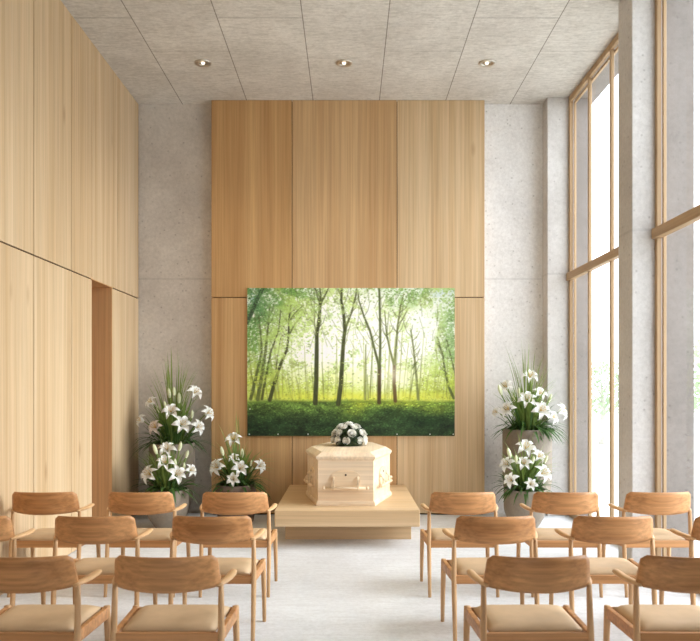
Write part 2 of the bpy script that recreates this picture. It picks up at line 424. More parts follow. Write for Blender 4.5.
P6 = hexa(0)
for i in range(6):
    p0, p1 = P6[i], P6[(i+1)%6]; m = (p0+p1)/2; d = p1-p0
    handle(m, math.atan2(-d.x, d.y), 1.0)

# ------------------------------------------------------------------ rose spray on the lid
def rose_bm(R):
    b = bmesh.new()
    ellipsoid(b, (0,0,.15*R), (.42*R,.42*R,.5*R), u=8, v=6)
    for layer, (rr, n, zt, op) in enumerate(((.55,4,.75,.0),(.8,5,.62,.18),(1.0,6,.42,.42))):
        for k in range(n):
            a0 = 2*PI*k/n + layer*.6; wid = 2*PI/n*.72; rows = []
            for i in range(4):
                t = i/3
                r = R*rr*(.35+.65*math.sin(t*PI/2)) + R*op*t*t*.5; z = R*(-.45 + (zt+.45)*t)
                rows.append([b.verts.new(((r)*math.cos(a0+wid*s*(1-.35*t*t*abs(s))), r*math.sin(a0+wid*s*(1-.35*t*t*abs(s))), z - R*.12*s*s*t)) for s in (-1,-.5,0,.5,1)])
            for r0, r1 in zip(rows, rows[1:]):
                for j in range(4): b.faces.new((r0[j], r0[j+1], r1[j+1], r1[j]))
    return b
def leaf_strip(b, pts, w, fold=.25, n=None):
    """tapered blade along pts"""
    pts = [Vector(p) for p in pts]; prev = None; k = len(pts)-1
    for i, p in enumerate(pts):
        t = (pts[min(k,i+1)]-pts[max(0,i-1)]).normalized()
        s = t.cross(Vector((0,0,1)))
        s = s.normalized() if s.length > .12 else Vector((math.cos(p.x*91+w*777), math.sin(p.x*91+w*777), 0))
        up = s.cross(t)
        ww = w*(math.sin(PI*(.12+.88*i/k))**.7 if i < k else .02)
        row = [b.verts.new(p-s*ww+up*ww*fold), b.verts.new(p), b.verts.new(p+s*ww+up*ww*fold)]
        if prev:
            for j in range(2): b.faces.new((prev[j], prev[j+1], row[j+1], row[j]))
        prev = row
sp = tag(empty('flower_spray', (.0, 8.36, .92)), 'domed spray of cream white roses and leaves on the coffin lid', 'flowers')
b = bmesh.new(); ellipsoid(b, (0,0,.06), (.165,.165,.17), u=14, v=9)
for i in range(150):
    a = random.uniform(0,2*PI); e = random.uniform(-.15,1.35); r0 = .15
    d = Vector((math.cos(a)*math.cos(e), math.sin(a)*math.cos(e), math.sin(e)*.9)); p = d*r0+Vector((0,0,.05))
    q = p + d*random.uniform(.05,.10); leaf_strip(b, [p, (p+q)/2+Vector((0,0,.012)), Vector((q.x,q.y,max(.008,q.z-.012)))], .024)
for v in b.verts: v.co.z = max(.003, v.co.z)
obj('foliage', b, M['spray_leaf'], sp, recalc=False)
rb = rose_bm(.041); first = None
spots = [(0,90)] + [(k*72+20, 57) for k in range(5)] + [(k*45+8, 29) for k in range(8)] + [(k*36+14, 5) for k in range(10)]
for a, e in spots:
    a = math.radians(a+random.uniform(-6,6)); e = math.radians(e)
    d = Vector((math.cos(a)*math.cos(e), math.sin(a)*math.cos(e), math.sin(e)))
    if first is None: o = first = obj('rose', rb, M['rose'], sp, True, recalc=False)
    else: o = first.copy(); COL.objects.link(o); o.parent = sp
    o.location = Vector((d.x*.188, d.y*.188, .052+d.z*.19)); o.rotation_mode = 'QUATERNION'
    o.rotation_quaternion = Vector((0,0,1)).rotation_difference(d) @ Quaternion((0,0,1), random.uniform(0,6)); s = random.uniform(.85,1.12); o.scale = (s,s,s)

# ------------------------------------------------------------------ vases and lilies
def vase(X, Y, R, hgt, m, label, taper=.62, group='stone vases holding lilies'):
    t = tag(empty('flower_vase', (X,Y,0)), label, 'vase', group)
    prof = [(0,0),(R*taper,0),(R*(taper+.02),.012)]
    for i in range(1,9):
        u = i/8; prof.append((R*(taper+.02+(1-taper-.02)*math.sin(u*PI/2)), .012+u*min(.45*hgt+.05, .62*hgt)))
    prof += [(R*1.0,hgt-.01),(R*.99,hgt),(R*.93,hgt),(R*.92,hgt-.08)]
    b = bmesh.new(); lathe(b, prof, 48); obj('body', b, m, t, True)
    b = bmesh.new(); lathe(b, [(0,hgt-.06),(R*.925,hgt-.06)], 32); obj('soil', b, M['soil'], t)
    for o in t.children:
        if o.name.startswith('body'):
            mod = o.modifiers.new('edge', 'EDGE_SPLIT'); mod.split_angle = math.radians(50)
    return t

def lily_bm(R, n=6, openness=1.0):
    b = bmesh.new()
    for k in range(n):
        a = 2*PI*k/n; wmax = R*(.30 if k%2 else .24); rows = []; K = 7
        for i in range(K+1):
            t = i/K
            r = R*(.04+.96*(t**1.15))*openness + R*.02*k%2; z = R*(.75*math.sin(min(t*1.25,1)*PI/2) - .42*max(0,t-.55)**1.4*3.0*openness) - R*.45
            w = wmax*math.sin(PI*min(1, .10+.90*t))**.75 if t < 1 else R*.012
            row = []
            for s in (-1,-.5,0,.5,1):
                x, y = r, w*s; zz = z + w*.55*s*s - (R*.02 if s == 0 else 0)
                row.append(b.verts.new((x*math.cos(a)-y*math.sin(a), x*math.sin(a)+y*math.cos(a), zz)))
            rows.append(row)
        for r0, r1 in zip(rows, rows[1:]):
            for j in range(4): b.faces.new((r0[j], r0[j+1], r1[j+1], r1[j]))
    return b
def stamen_bm(R):
    b = bmesh.new()
    for k in range(6):
        a = 2*PI*k/6+.4; tip = Vector((R*.26*math.cos(a), R*.26*math.sin(a), R*.42))
        tube(b, [(0,0,-R*.3),(tip.x*.6,tip.y*.6,R*.15),tip], [R*.02,R*.016,R*.014], 5)
        ellipsoid(b, tip, (R*.085,R*.03,R*.03), Matrix.Rotation(a+PI/2,4,'Z'), 6, 4)
    return b
def bud_bm(Lh):
    b = bmesh.new(); prof = [(0,0),(.10*Lh,.06*Lh),(.155*Lh,.3*Lh),(.17*Lh,.55*Lh),(.12*Lh,.82*Lh),(.04*Lh,.96*Lh),(0,Lh)]
    lathe(b, prof, 12)
    for v in b.verts:
        a = math.atan2(v.co.y, v.co.x); k = 1+.10*math.cos(3*a); v.co.x *= k; v.co.y *= k
    return b
LM = {}   # shared meshes
def inst(name, key, maker, m, parent):
    if key not in LM:
        o = obj(name, maker(), m, parent, True, recalc=False); LM[key] = o.data; return o
    o = bpy.data.objects.new(name, LM[key]); COL.objects.link(o); o.parent = parent; return o

def arrangement(X, Y, Z, R, lilies, buds, tips, label, nleaf, spread, seed, grass_r=.0095, height=.5):
    rnd = random.Random(seed)
    t = tag(empty('lily_arrangement', (X,Y,Z)), label, 'flowers', 'white lily arrangements')
    base = Vector((X,Y,Z))
    # lilies facing outwards from the heart of the bouquet
    stems = bmesh.new()
    for (px, py, r, fd, mk) in lilies:
        w = at(px, py, Y-fd) - base
        d = Vector((w.x*1.1, -max(.22,fd)*1.25, .12+max(0,(w.z-.1))*.35)).normalized()
        o = inst('lily', ('lily',mk), lambda: lily_bm(1.0), M[mk], t); o.location = w
        o.rotation_mode = 'QUATERNION'; o.rotation_quaternion = Vector((0,0,1)).rotation_difference(d) @ Quaternion((0,0,1), rnd.uniform(0,1)); r *= .87; o.scale = (r,r,r)
        inst('stamens', 'stamen', lambda: stamen_bm(1.0), M['stamen'], o)
        s0 = Vector((w.x*.25, w.y*.25, -.05)); e = w - d*r*.42
        tube(stems, [s0, s0.lerp(e,.55)+Vector((0,.02,.05)), e], [.007,.007,.006], 6)
    for (px, py, ln, tilt) in buds:
        fd = rnd.uniform(.1,.2); w = at(px, py, Y-fd) - base
        d = Vector((math.sin(tilt), -.25, math.cos(tilt))).normalized()
        o = inst('bud', 'bud', lambda: bud_bm(1.0), M['bud'], t); o.location = w - d*ln*.5; o.scale = (ln,ln,ln)
        o.rotation_mode = 'QUATERNION'; o.rotation_quaternion = Vector((0,0,1)).rotation_difference(d)
        s0 = Vector((w.x*.3, -.02, -.05)); tube(stems, [s0, s0.lerp(o.location,.6)+Vector((0,0,.03)), o.location], [.006,.006,.008], 6)
    obj('stems', stems, M['leaf2'], t, True)
    b = bmesh.new()                                    # drooping and rising leaves
    for i in range(nleaf):
        a = rnd.uniform(0, 2*PI); el = rnd.choice((-.1,.15,.4,.7,1.0)) + rnd.uniform(-.15,.15); ln = spread*rnd.uniform(.55,1.08)*(1 if el < .5 else .8)
        d = Vector((math.cos(a), math.sin(a)*.85, 0)); p0 = d*R*rnd.uniform(.1,.75) + Vector((0,0,rnd.uniform(-.03,.03)))
        pts = []
        for j in range(6):
            u = j/5; pts.append(p0 + d*ln*u*math.cos(el*.8) + Vector((0,0, ln*(math.sin(max(el,.05))+.35)*u - ln*.75*(1.05-max(el,0)*.6)*u*u)))
        leaf_strip(b, pts, rnd.uniform(.010,.02))
    for v in b.verts:
        if v.co.x**2+v.co.y**2 < (R*.98)**2 and v.co.z < -.05: v.co.z = -.05
    obj('dark_leaves', b, M['leaf'], t, recalc=False)
    b = bmesh.new()                                    # lighter upright lily foliage
    for i in range(int(nleaf*1.3)):
        a = rnd.uniform(0, 2*PI); d = Vector((math.cos(a), math.sin(a), 0)); p0 = d*R*rnd.uniform(.0,.6); ln = height*rnd.uniform(.45,1.0); lean = rnd.uniform(.1,.7)
        pts = [p0 + d*ln*lean*u*u*.9 + Vector((0,0,ln*(u-.28*lean*u*u))) for u in (0,.25,.5,.75,1)]
        leaf_strip(b, pts, rnd.uniform(.008,.016))
    obj('light_leaves', b, M['leaf2'], t, recalc=False)
    b = bmesh.new()                                    # long grass blades
    for (px, py) in tips:
        for q in range(3):
            tip = at(px+rnd.uniform(-4,4)*q, py-7+rnd.uniform(3,13)*q, Y-rnd.uniform(-.12,.1)) - base
            p0 = Vector((tip.x*.22+rnd.uniform(-.04,.04), rnd.uniform(-.05,.05), -.02))
            pts = []
            for j in range(8):
                u = j/7; h = p0.lerp(tip, u); h.x -= (tip.x-p0.x)*.28*math.sin(PI*u)*.6; h.z += abs(tip.x-p0.x)*.3*math.sin(PI*u); pts.append(h)
            leaf_strip(b, pts, grass_r*rnd.uniform(.8,1.3), .4)
    obj('grass_blades', b, M['grass'], t, recalc=False)
    for o in t.children:                               # nothing pokes into the walls
        if o.name.split('.')[0] in ('dark_leaves','light_leaves','grass_blades','stems'):
            for v in o.data.vertices:
                x, y = X+v.co.x, Y+v.co.y
                lim = 9.05 if -1.73 < x < 1.70 else (8.968 if x > 1.8 else 9.19)
                v.co.y = min(v.co.y, lim-Y-.004*(1+math.sin(v.index))); v.co.x = max(v.co.x, -2.64-X)
    return t

def px_x(px, d): return (px-VX)*d/F
def px_z(py, d): return H-(py-VY)*d/F

# left pair
d = 8.84; vase(px_x(172,d), d, .272, px_z(443,d), M['vase'], 'tall grey stone vase in the corner by the oak side wall')
arrangement(px_x(173,d), d, px_z(443,d), .26,
    [(151,402,.10,.12,'petal'),(141,420,.10,.12,'petal'),(155,427,.115,.25,'blush'),(171,411,.125,.26,'petal'),(182,424,.135,.3,'petal'),(198,427,.115,.26,'petal'),(195,392,.12,.1,'petal'),(208,413,.115,.1,'petal')],
    [(169,393,.13,-.05),(179,398,.14,.05),(165,405,.1,-.15),(192,414,.11,.1),(174,391,.11,0),(158,409,.1,-.2)],
    [(151,371),(150,379),(164,361),(171,352),(178,351),(183,365),(189,366),(201,374),(195,380),(190,371)],
    'large white lily arrangement with tall grass in the tall vase by the side wall', 110, .42, 1, height=.62)
d = 8.2; vase(px_x(167,d), d, .24, px_z(489,d), M['vase'], 'short grey stone vase in front of the tall left corner vase', .5)
arrangement(px_x(167,d), d, px_z(489,d), .22,
    [(167,449,.12,.05,'petal'),(165,462,.115,.2,'petal'),(149,474,.13,.2,'petal'),(177,474,.125,.25,'petal'),(191,470,.09,.15,'petal')],
    [(175,463,.11,.05),(155,449,.13,-.25),(180,446,.12,.25),(187,454,.1,.3),(184,466,.09,.1)],
    [(160,440),(173,438),(187,445),(150,450),(196,455),(140,468)],
    'white lily arrangement in the short vase at the left corner', 90, .36, 2, .0085, .5)
# vase beside the plinth
d = 8.6; vase(px_x(236,d), d, .235, px_z(484,d), M['vase_d'], 'dark brown grey vase in front of the oak feature wall left of the plinth', .85)
arrangement(px_x(237,d), d, px_z(484,d), .21,
    [(233.5,439,.12,.05,'petal'),(217,467,.135,.2,'petal'),(240,468,.115,.25,'petal'),(233,479,.095,.3,'petal'),(234,458,.08,.15,'petal'),(260,466,.105,.1,'petal')],
    [(242,453,.12,.05),(222,451,.12,-.2),(251,463,.08,.2),(252,470,.09,.2)],
    [(236,417),(238,421),(218,430),(226,437),(249,445),(277,458),(279,469),(215,448)],
    'white lily arrangement in the dark vase left of the coffin plinth', 100, .38, 3, .0085, .5)
# right pair
d = 8.76; vase(px_x(527,d), d, .29, px_z(429,d), M['vase'], 'tall grey stone vase in the corner by the windows')
arrangement(px_x(527,d), d, px_z(429,d), .27,
    [(530,376,.125,.05,'petal'),(527,399,.13,.26,'petal'),(541,410,.14,.3,'petal'),(562,411,.125,.12,'petal'),(506,386,.11,.08,'petal'),(508,409,.12,.22,'petal'),(540,393,.11,.15,'petal'),(553,417,.105,.22,'petal'),(496,412,.08,.1,'petal')],
    [(500,390,.14,-.35),(519,392,.12,-.1),(550,398,.11,.3),(514,398,.1,-.2)],
    [(505,352),(509,354),(521,345),(529,343),(535,358),(546,358),(558,385),(541,366),(498,387),(551,373)],
    'large white lily arrangement with tall grass in the tall vase by the windows', 110, .42, 4, height=.6)
d = 8.12; vase(px_x(525,d), d, .232, px_z(489,d), M['vase'], 'short grey stone vase in front of the tall window corner vase', .5)
arrangement(px_x(525,d), d, px_z(489,d), .21,
    [(526,447.5,.135,.05,'petal'),(543,473,.13,.22,'petal'),(531,484,.085,.3,'petal'),(511,480,.105,.25,'petal'),(507,464,.11,.1,'petal'),(524,463,.10,.2,'petal'),(539,456,.1,.1,'petal')],
    [(509,453,.13,-.3),(533,460,.1,.1),(546,459,.1,.3),(516,459,.1,-.1)],
    [(517,438),(534,437),(547,447),(503,447),(558,463),(562,474),(496,472)],
    'white lily arrangement in the short vase at the window corner', 90, .36, 5, .0085, .5)

# ------------------------------------------------------------------ forest picture
def forest():
    W, Hh = 520, 370; PX0, PX1, PY0, PY1 = 247.5, 455.0, 288.0, 436.0
    u, v = np.meshgrid(np.linspace(PX0,PX1,W), np.linspace(PY0,PY1,Hh)); rng = np.random.default_rng(5)
    def noise(sx, sy, seed):
        r = np.random.default_rng(seed); gx, gy = int((PX1-PX0)/sx)+3, int((PY1-PY0)/sy)+3; g = r.random((gy,gx))
        fx = (u-PX0)/sx; fy = (v-PY0)/sy; ix = fx.astype(int); iy = fy.astype(int); tx = fx-ix; ty = fy-iy
        tx = tx*tx*(3-2*tx); ty = ty*ty*(3-2*ty)
        return (g[iy,ix]*(1-tx)+g[iy,ix+1]*tx)*(1-ty)+(g[iy+1,ix]*(1-tx)+g[iy+1,ix+1]*tx)*ty
    def fbm(s, seed, o=4, asp=1.0):
        a = 0; w = 1; tot = 0
        for i in range(o): a = a + w*noise(s/2**i*asp, s/2**i, seed+i); tot += w; w *= .75
        return np.clip((a/tot-.5)*1.9+.5, 0, 1)
    C = lambda r,g,b: np.array((r,g,b), float)
    def lerp(A, B, f): return A*(1-f[...,None]) + B*f[...,None]
    def ss(a, b, x): t = np.clip((x-a)/(b-a),0,1); return t*t*(3-2*t)
    def gauss(cx, cy, sx, sy): return np.exp(-((u-cx)/sx)**2-((v-cy)/sy)**2)
    # pale glowing sky between the crowns, yellow towards the forest floor
    img = np.ones((Hh,W,3))*C(226,240,214)
    glow = np.clip(gauss(385,352,50,48)*1.25 + gauss(338,335,30,52)*.95 + gauss(425,335,24,32)*.85 + gauss(295,355,32,36)*.65 + gauss(330,300,10,20)*.5 + gauss(368,300,14,20)*.5, 0, 1)
    img = lerp(img, C(253,255,246), glow)
    img = lerp(img, C(205,222,84), ss(352,396,v)*np.clip(.95-.75*gauss(385,372,26,26),0,1)*(.55+.45*fbm(12,70)))
    # distant crowns
    dens = .52 + .30*gauss(262,318,34,52) + .34*gauss(452,335,26,44) + .16*gauss(345,300,30,30) + .2*gauss(300,300,30,30) - .48*gauss(380,348,38,40) - .34*gauss(432,322,18,32) - .34*gauss(328,335,12,50) - .2*gauss(300,365,22,20) - .15*gauss(366,300,10,20) + .1*gauss(410,300,20,20)
    lf = fbm(13, 11, 5); lm = ss(.60, .36, lf - (dens-.5)*.55 + .04) * ss(402,380,v)
    tone = fbm(30, 40, 3)
    leafc = lerp(np.ones((Hh,W,3))*C(176,206,104), C(112,158,70), ss(.35,.65,tone))
    leafc = lerp(leafc, C(84,134,84), np.clip(gauss(258,305,20,24)+.8*gauss(452,335,16,40),0,1)*.8)
    leafc = lerp(leafc, C(196,210,70), ss(350,385,v)*.75)
    leafc = lerp(leafc, C(214,230,158), np.clip(glow*.75,0,.7)*ss(400,380,v))
    img = lerp(img, leafc, lm*.7)
    sp = fbm(4.5, 60, 3); img = lerp(img, leafc*.80, ss(.55,.72,sp)*lm*.75)
    img = lerp(img, C(248,252,240), ss(.63,.76,fbm(3.6, 90, 2))*ss(385,360,v)*.75)
    img = lerp(img, C(196,218,236), gauss(250,296,7,9)*.8*ss(.45,.6,fbm(4,33,2)) + gauss(444,292,14,9)*.45*ss(.4,.6,fbm(4,35,2)))
    def dabs(n, reg, sz, pick, al, asp=.6, accept=None):
        nonlocal img
        sx, sy = W/(PX1-PX0), Hh/(PY1-PY0); k = 0
        for _ in range(n*4):
            if k >= n: break
            x = rng.uniform(reg[0],reg[1]); y = rng.uniform(reg[2],reg[3])
            ci = min(W-1,max(0,int((x-PX0)*sx))); ri = min(Hh-1,max(0,int((y-PY0)*sy)))
            if accept is not None and rng.random() > accept[ri,ci]: continue
            k += 1; q = rng.uniform(*sz); a = rng.uniform(-.6,.6); w = int(q*sx)+2
            y0, y1, x0, x1 = max(0,ri-w), min(Hh,ri+w+1), max(0,ci-w), min(W,ci+w+1)
            du, dv = u[y0:y1,x0:x1]-x, v[y0:y1,x0:x1]-y
            e = ((du*math.cos(a)+dv*math.sin(a))/q)**2 + ((dv*math.cos(a)-du*math.sin(a))/(q*asp))**2
            f = (np.clip(1.25-e,0,1)*rng.uniform(*al))[...,None]
            img[y0:y1,x0:x1] = img[y0:y1,x0:x1]*(1-f) + pick(ri,ci)*f
    acc = np.clip((dens-.3)*1.5,.05,1)*ss(404,392,v)
    dabs(5200, (PX0,PX1,PY0,398), (.5,1.5), lambda i,j: leafc[i,j]*rng.uniform(.72,1.12), (.35,.8), .6, acc)
    dabs(2600, (PX0,PX1,PY0,392), (.4,1.1), lambda i,j: np.array((246,250,226))*rng.uniform(.92,1.02), (.3,.8), .7, np.clip(.25+.75*(1-acc),0,1)*ss(398,380,v))
    # thin distant trunks
    def trunk(pts, w0, w1, col, al=.9, soft=.55):
        nonlocal img
        pts = np.array(pts, float); cov = np.zeros((Hh,W)); n = len(pts)-1
        for i in range(n):
            (ax,ay),(bx,by) = pts[i], pts[i+1]; dx, dy = bx-ax, by-ay
            t = np.clip(((u-ax)*dx+(v-ay)*dy)/(dx*dx+dy*dy),0,1)
            dist = np.hypot(u-ax-t*dx, v-ay-t*dy); w = w0+(w1-w0)*(i+t)/n
            cov = np.maximum(cov, np.clip((w/2+soft-dist)/(2*soft),0,1))
        img = lerp(img, np.array(col,float)*(.88+.24*noise(1.6,3.5,int(pts[0][0]*3)))[...,None], cov*al)
    for i in range(75):
        x = rng.uniform(248,455); top = rng.uniform(325,382); lean = (x-350)*.09*rng.uniform(.2,1)+rng.uniform(-3,3)
        c = (150,158,72) if rng.random() < .6 else (112,124,58)
        trunk([(x,rng.uniform(396,401)),(x+lean*.5,(398+top)/2+rng.uniform(-5,5)),(x+lean,top)], rng.uniform(.6,1.6), .4, c, rng.uniform(.35,.8))
    for i in range(60):
        x = rng.uniform(252,452); y = rng.uniform(292,360); a = rng.uniform(-.7,.7)
        l = rng.uniform(8,22); trunk([(x,y),(x+math.sin(a)*l*.5+rng.uniform(-1,1),y-l*.5),(x+math.sin(a)*l,y-l)], .7, .3, (104,112,70), .5)
    img = lerp(img, C(228,224,70), ss(388,399,v)*(.35+.4*fbm(8,77))*np.clip(gauss(330,398,60,20)+gauss(420,398,40,20),0,1))
    # forest floor
    edge = 400.2+1.6*(fbm(24,200,2)-.5)
    gm = ss(edge-1.6, edge+2.4, v)
    g = lerp(np.ones((Hh,W,3))*C(100,126,54), C(44,66,36), ss(399,426,v))
    g = g*(.62+.72*fbm(6,210,5,1.8))[...,None]
    g = lerp(g, C(176,190,62), (gauss(395,403,34,5)*.75+gauss(360,404,10,10)*.5+gauss(350,412,10,8)*.35+gauss(435,410,16,6)*.4)*(.4+.7*fbm(4,220,3,2)))
    g = lerp(g, C(24,52,24), np.clip(gauss(425,420,26,8)*.6+gauss(258,425,22,10)*.35+gauss(385,411,22,5)*.45,0,1)*(.5+.6*fbm(6,230,3,2)))
    img = lerp(img, g, gm)
    dabs(5200, (PX0,PX1,403,436), (.4,1.3), lambda i,j: np.clip(g[i,j]*rng.uniform(.45,1.75)+rng.uniform(-4,8),0,255), (.3,.75), .55)
    dabs(500, (PX0,PX1,397.5,403), (.4,1.0), lambda i,j: np.array((128,160,58))*rng.uniform(.6,1.3), (.2,.5), .6)
    def twigs(pts, n, l, col, al=.7):
        pts = np.array(pts, float)
        for i in range(n):
            k = rng.integers(0, len(pts)-1); t = rng.random(); p = pts[k]*(1-t)+pts[k+1]*t; sgn = rng.choice((-1,1)); ll = l*rng.uniform(.5,1.2); a = rng.uniform(.3,1.0)
            trunk([tuple(p),(p[0]+sgn*ll*.45*math.sin(a*1.2),p[1]-ll*.45*math.cos(a)),(p[0]+sgn*ll*math.sin(a*.8),p[1]-ll*math.cos(a*.7))], .75, .25, col, al)
    # the main trees
    dk = (62,66,36); md = (84,92,50); lt = (116,124,72)
    trunk([(247,322),(252,312),(257,300),(264,287)], 5, 3, (56,72,54), .9)
    trunk([(251,399),(256,378),(262,352),(261,335),(259,315)], 3.4, 1.2, md, .85)
    trunk([(258,399),(262,376),(266,350),(268,330),(270,305)], 4.2, 1.2, md, .8)
    trunk([(262,399),(266,378),(271,352),(279,330),(281,310)], 2.6, .9, dk, .8)
    trunk([(270,400),(275,382),(281,364),(287,350),(289,336),(289,322),(291,305)], 3.8, 1.1, dk, .92)
    trunk([(276,372),(278,355),(281,338)], 1.2, .6, dk, .8); trunk([(289,336),(295,324),(302,316)], 1.6, .6, md, .85); trunk([(289,322),(296,312),(304,305)], 1.4, .5, md, .8)
    trunk([(315.5,403),(316.5,380),(317,350),(317,335),(319.5,318),(320.5,303)], 4.8, 2.6, dk, .96); trunk([(320.5,304),(318,298),(315,288)], 1.8, .8, md, .9); trunk([(320.5,304),(321,295),(320,288)], 2.2, 1.4, md, .9); trunk([(320.5,306),(324,297),(329,288)], 1.8, .8, md, .9); trunk([(316.5,335),(314.5,320),(314.5,290)], 1.3, .7, lt, .8)
    trunk([(338.5,404),(341,385),(342.5,362),(343.5,345),(345,330),(344,315),(341.5,300),(342,288)], 4.6, 2.0, dk, .95); trunk([(344,338),(347,325),(352,312),(356,296),(357,288)], 2.2, 1.3, md, .9)
    trunk([(379.3,402.5),(379.6,385),(379.8,366)], 3.8, 3.2, (74,62,34), .97); trunk([(379.8,368),(375,350),(370,330),(364,316),(359,300),(358,290)], 2.6, .9, md, .95); trunk([(380,367),(380.5,345),(380.3,320),(379.5,288)], 2.4, 2.0, md, .95)
    trunk([(395.6,401),(394.4,382),(394.5,363)], 3.6, 3.0, (92,72,40), .95); trunk([(394,364),(390,349),(387,335),(385,312)], 2.4, .8, lt, .95); trunk([(395,364),(396.5,345),(398,325),(401,305),(404,294)], 2.6, 1.0, lt, .95); trunk([(397.5,330),(403,318),(409,308)], 1.2, .5, lt, .8); trunk([(387,338),(388,325),(389,312)],1.0,.5,lt,.8)
    trunk([(418.5,399),(417,380),(415,360),(413,343),(411,330)], 2.8, 1.2, lt, .85); trunk([(365.5,399),(366,375),(366,345)], 2.6, 1.0, lt, .7); trunk([(368.5,399),(367.5,375)],1.6,1.0,lt,.6)
    trunk([(454,398),(449,387),(445,370),(443,355),(438,338)], 3.0, 1.2, md, .85); trunk([(457,380),(452,360),(447,340)], 2.2, 1, md, .8)
    for pts, n, l in (([(268,330),(270,305)],6,14),([(261,335),(259,315)],6,14),([(281,345),(289,325),(291,305)],9,16),([(317,345),(319,318),(320,303),(321,290)],10,17),([(343,350),(345,330),(343,305),(342,290)],12,17),([(345,335),(352,312),(357,290)],7,12),
        ([(376,352),(370,330),(362,308)],8,14),([(380,350),(380,320),(380,290)],8,12),([(396,350),(398,325),(403,298)],9,14),([(390,350),(386,320)],6,12),([(415,360),(412,335)],7,13),([(445,372),(440,345)],7,14),([(414,385),(411,330)],5,10)):
        twigs(pts, n, l, rng.choice(((84,92,50),(104,112,64),(70,78,44))))
    dabs(2400, (PX0,PX1,PY0,394), (.5,1.4), lambda i,j: leafc[i,j]*rng.uniform(.85,1.2), (.3,.75), .6, np.clip((dens-.42)*1.8,0.03,1)*ss(400,375,v))
    # veil of leaves in front of the trunks and the low sun between the trees
    ov = fbm(7,300,4); img = lerp(img, leafc*1.05, ss(.60,.72,ov)*ss(396,370,v)*ss(.45,.62,dens+.1)*.6)
    img = lerp(img, C(255,252,232), np.clip(gauss(392,374,9,10)*.55+gauss(404,380,6,6)*.35,0,.7))
    vg = 1.06-.12*np.clip(((u-351)/120)**2+((v-362)/90)**2,0,1.4); img = np.clip(img*vg[...,None],0,255)/255.0
    lin = np.where(img <= .04045, img/12.92, ((img+.055)/1.055)**2.4)
    return W, Hh, lin
PYF = 9.033
pic = tag(empty('forest_picture', (px_x(351,9.033), PYF, px_z(362,9.033))), 'large landscape picture of a sunlit green forest hung on the oak wall', 'picture')
pw = 207.5*9.033/F; ph = 148*9.033/F
W, Hh, lin = forest()
gx, gz = np.meshgrid(np.linspace(-pw/2,pw/2,W), np.linspace(ph/2,-ph/2,Hh))
co = np.zeros((Hh*W,3)); co[:,0] = gx.ravel(); co[:,2] = gz.ravel()
idx = np.arange(Hh*W).reshape(Hh,W)
quads = np.stack([idx[1:,:-1], idx[1:,1:], idx[:-1,1:], idx[:-1,:-1]], -1).reshape(-1,4)
me = bpy.data.meshes.new('print'); me.from_pydata(co.tolist(), [], quads.tolist())
ca = me.color_attributes.new('Col', 'FLOAT_COLOR', 'POINT')
rgba = np.ones((Hh*W,4), np.float32); rgba[:,:3] = lin.reshape(-1,3); ca.data.foreach_set('color', rgba.ravel()); me.update()
mp_, nt, p = new_mat('forest_print', .45, .25)
at_ = N(nt,'ShaderNodeAttribute'); at_.attribute_name = 'Col'; nt.links.new(at_.outputs['Color'], p.inputs['Base Color'])
me.materials.append(mp_); po = bpy.data.objects.new('print', me); COL.objects.link(po); po.parent = pic
b = bmesh.new(); box(b, -pw/2, pw/2, .0012, .026, -ph/2, ph/2); obj('backing_board', b, M['pin'], pic)
for px, py in ((249.3,434.2),(278,434.2),(308,434.2),(367,434.2),(397,434.2),(430,434.2),(453.3,434.2),(250,409)):
    w = at(px,py,PYF)-pic.location; b = bmesh.new(); ellipsoid(b, (w.x,-.001,w.z), (.007,.004,.007)); obj('fixing_pin', b, M['pin'], pic, True)

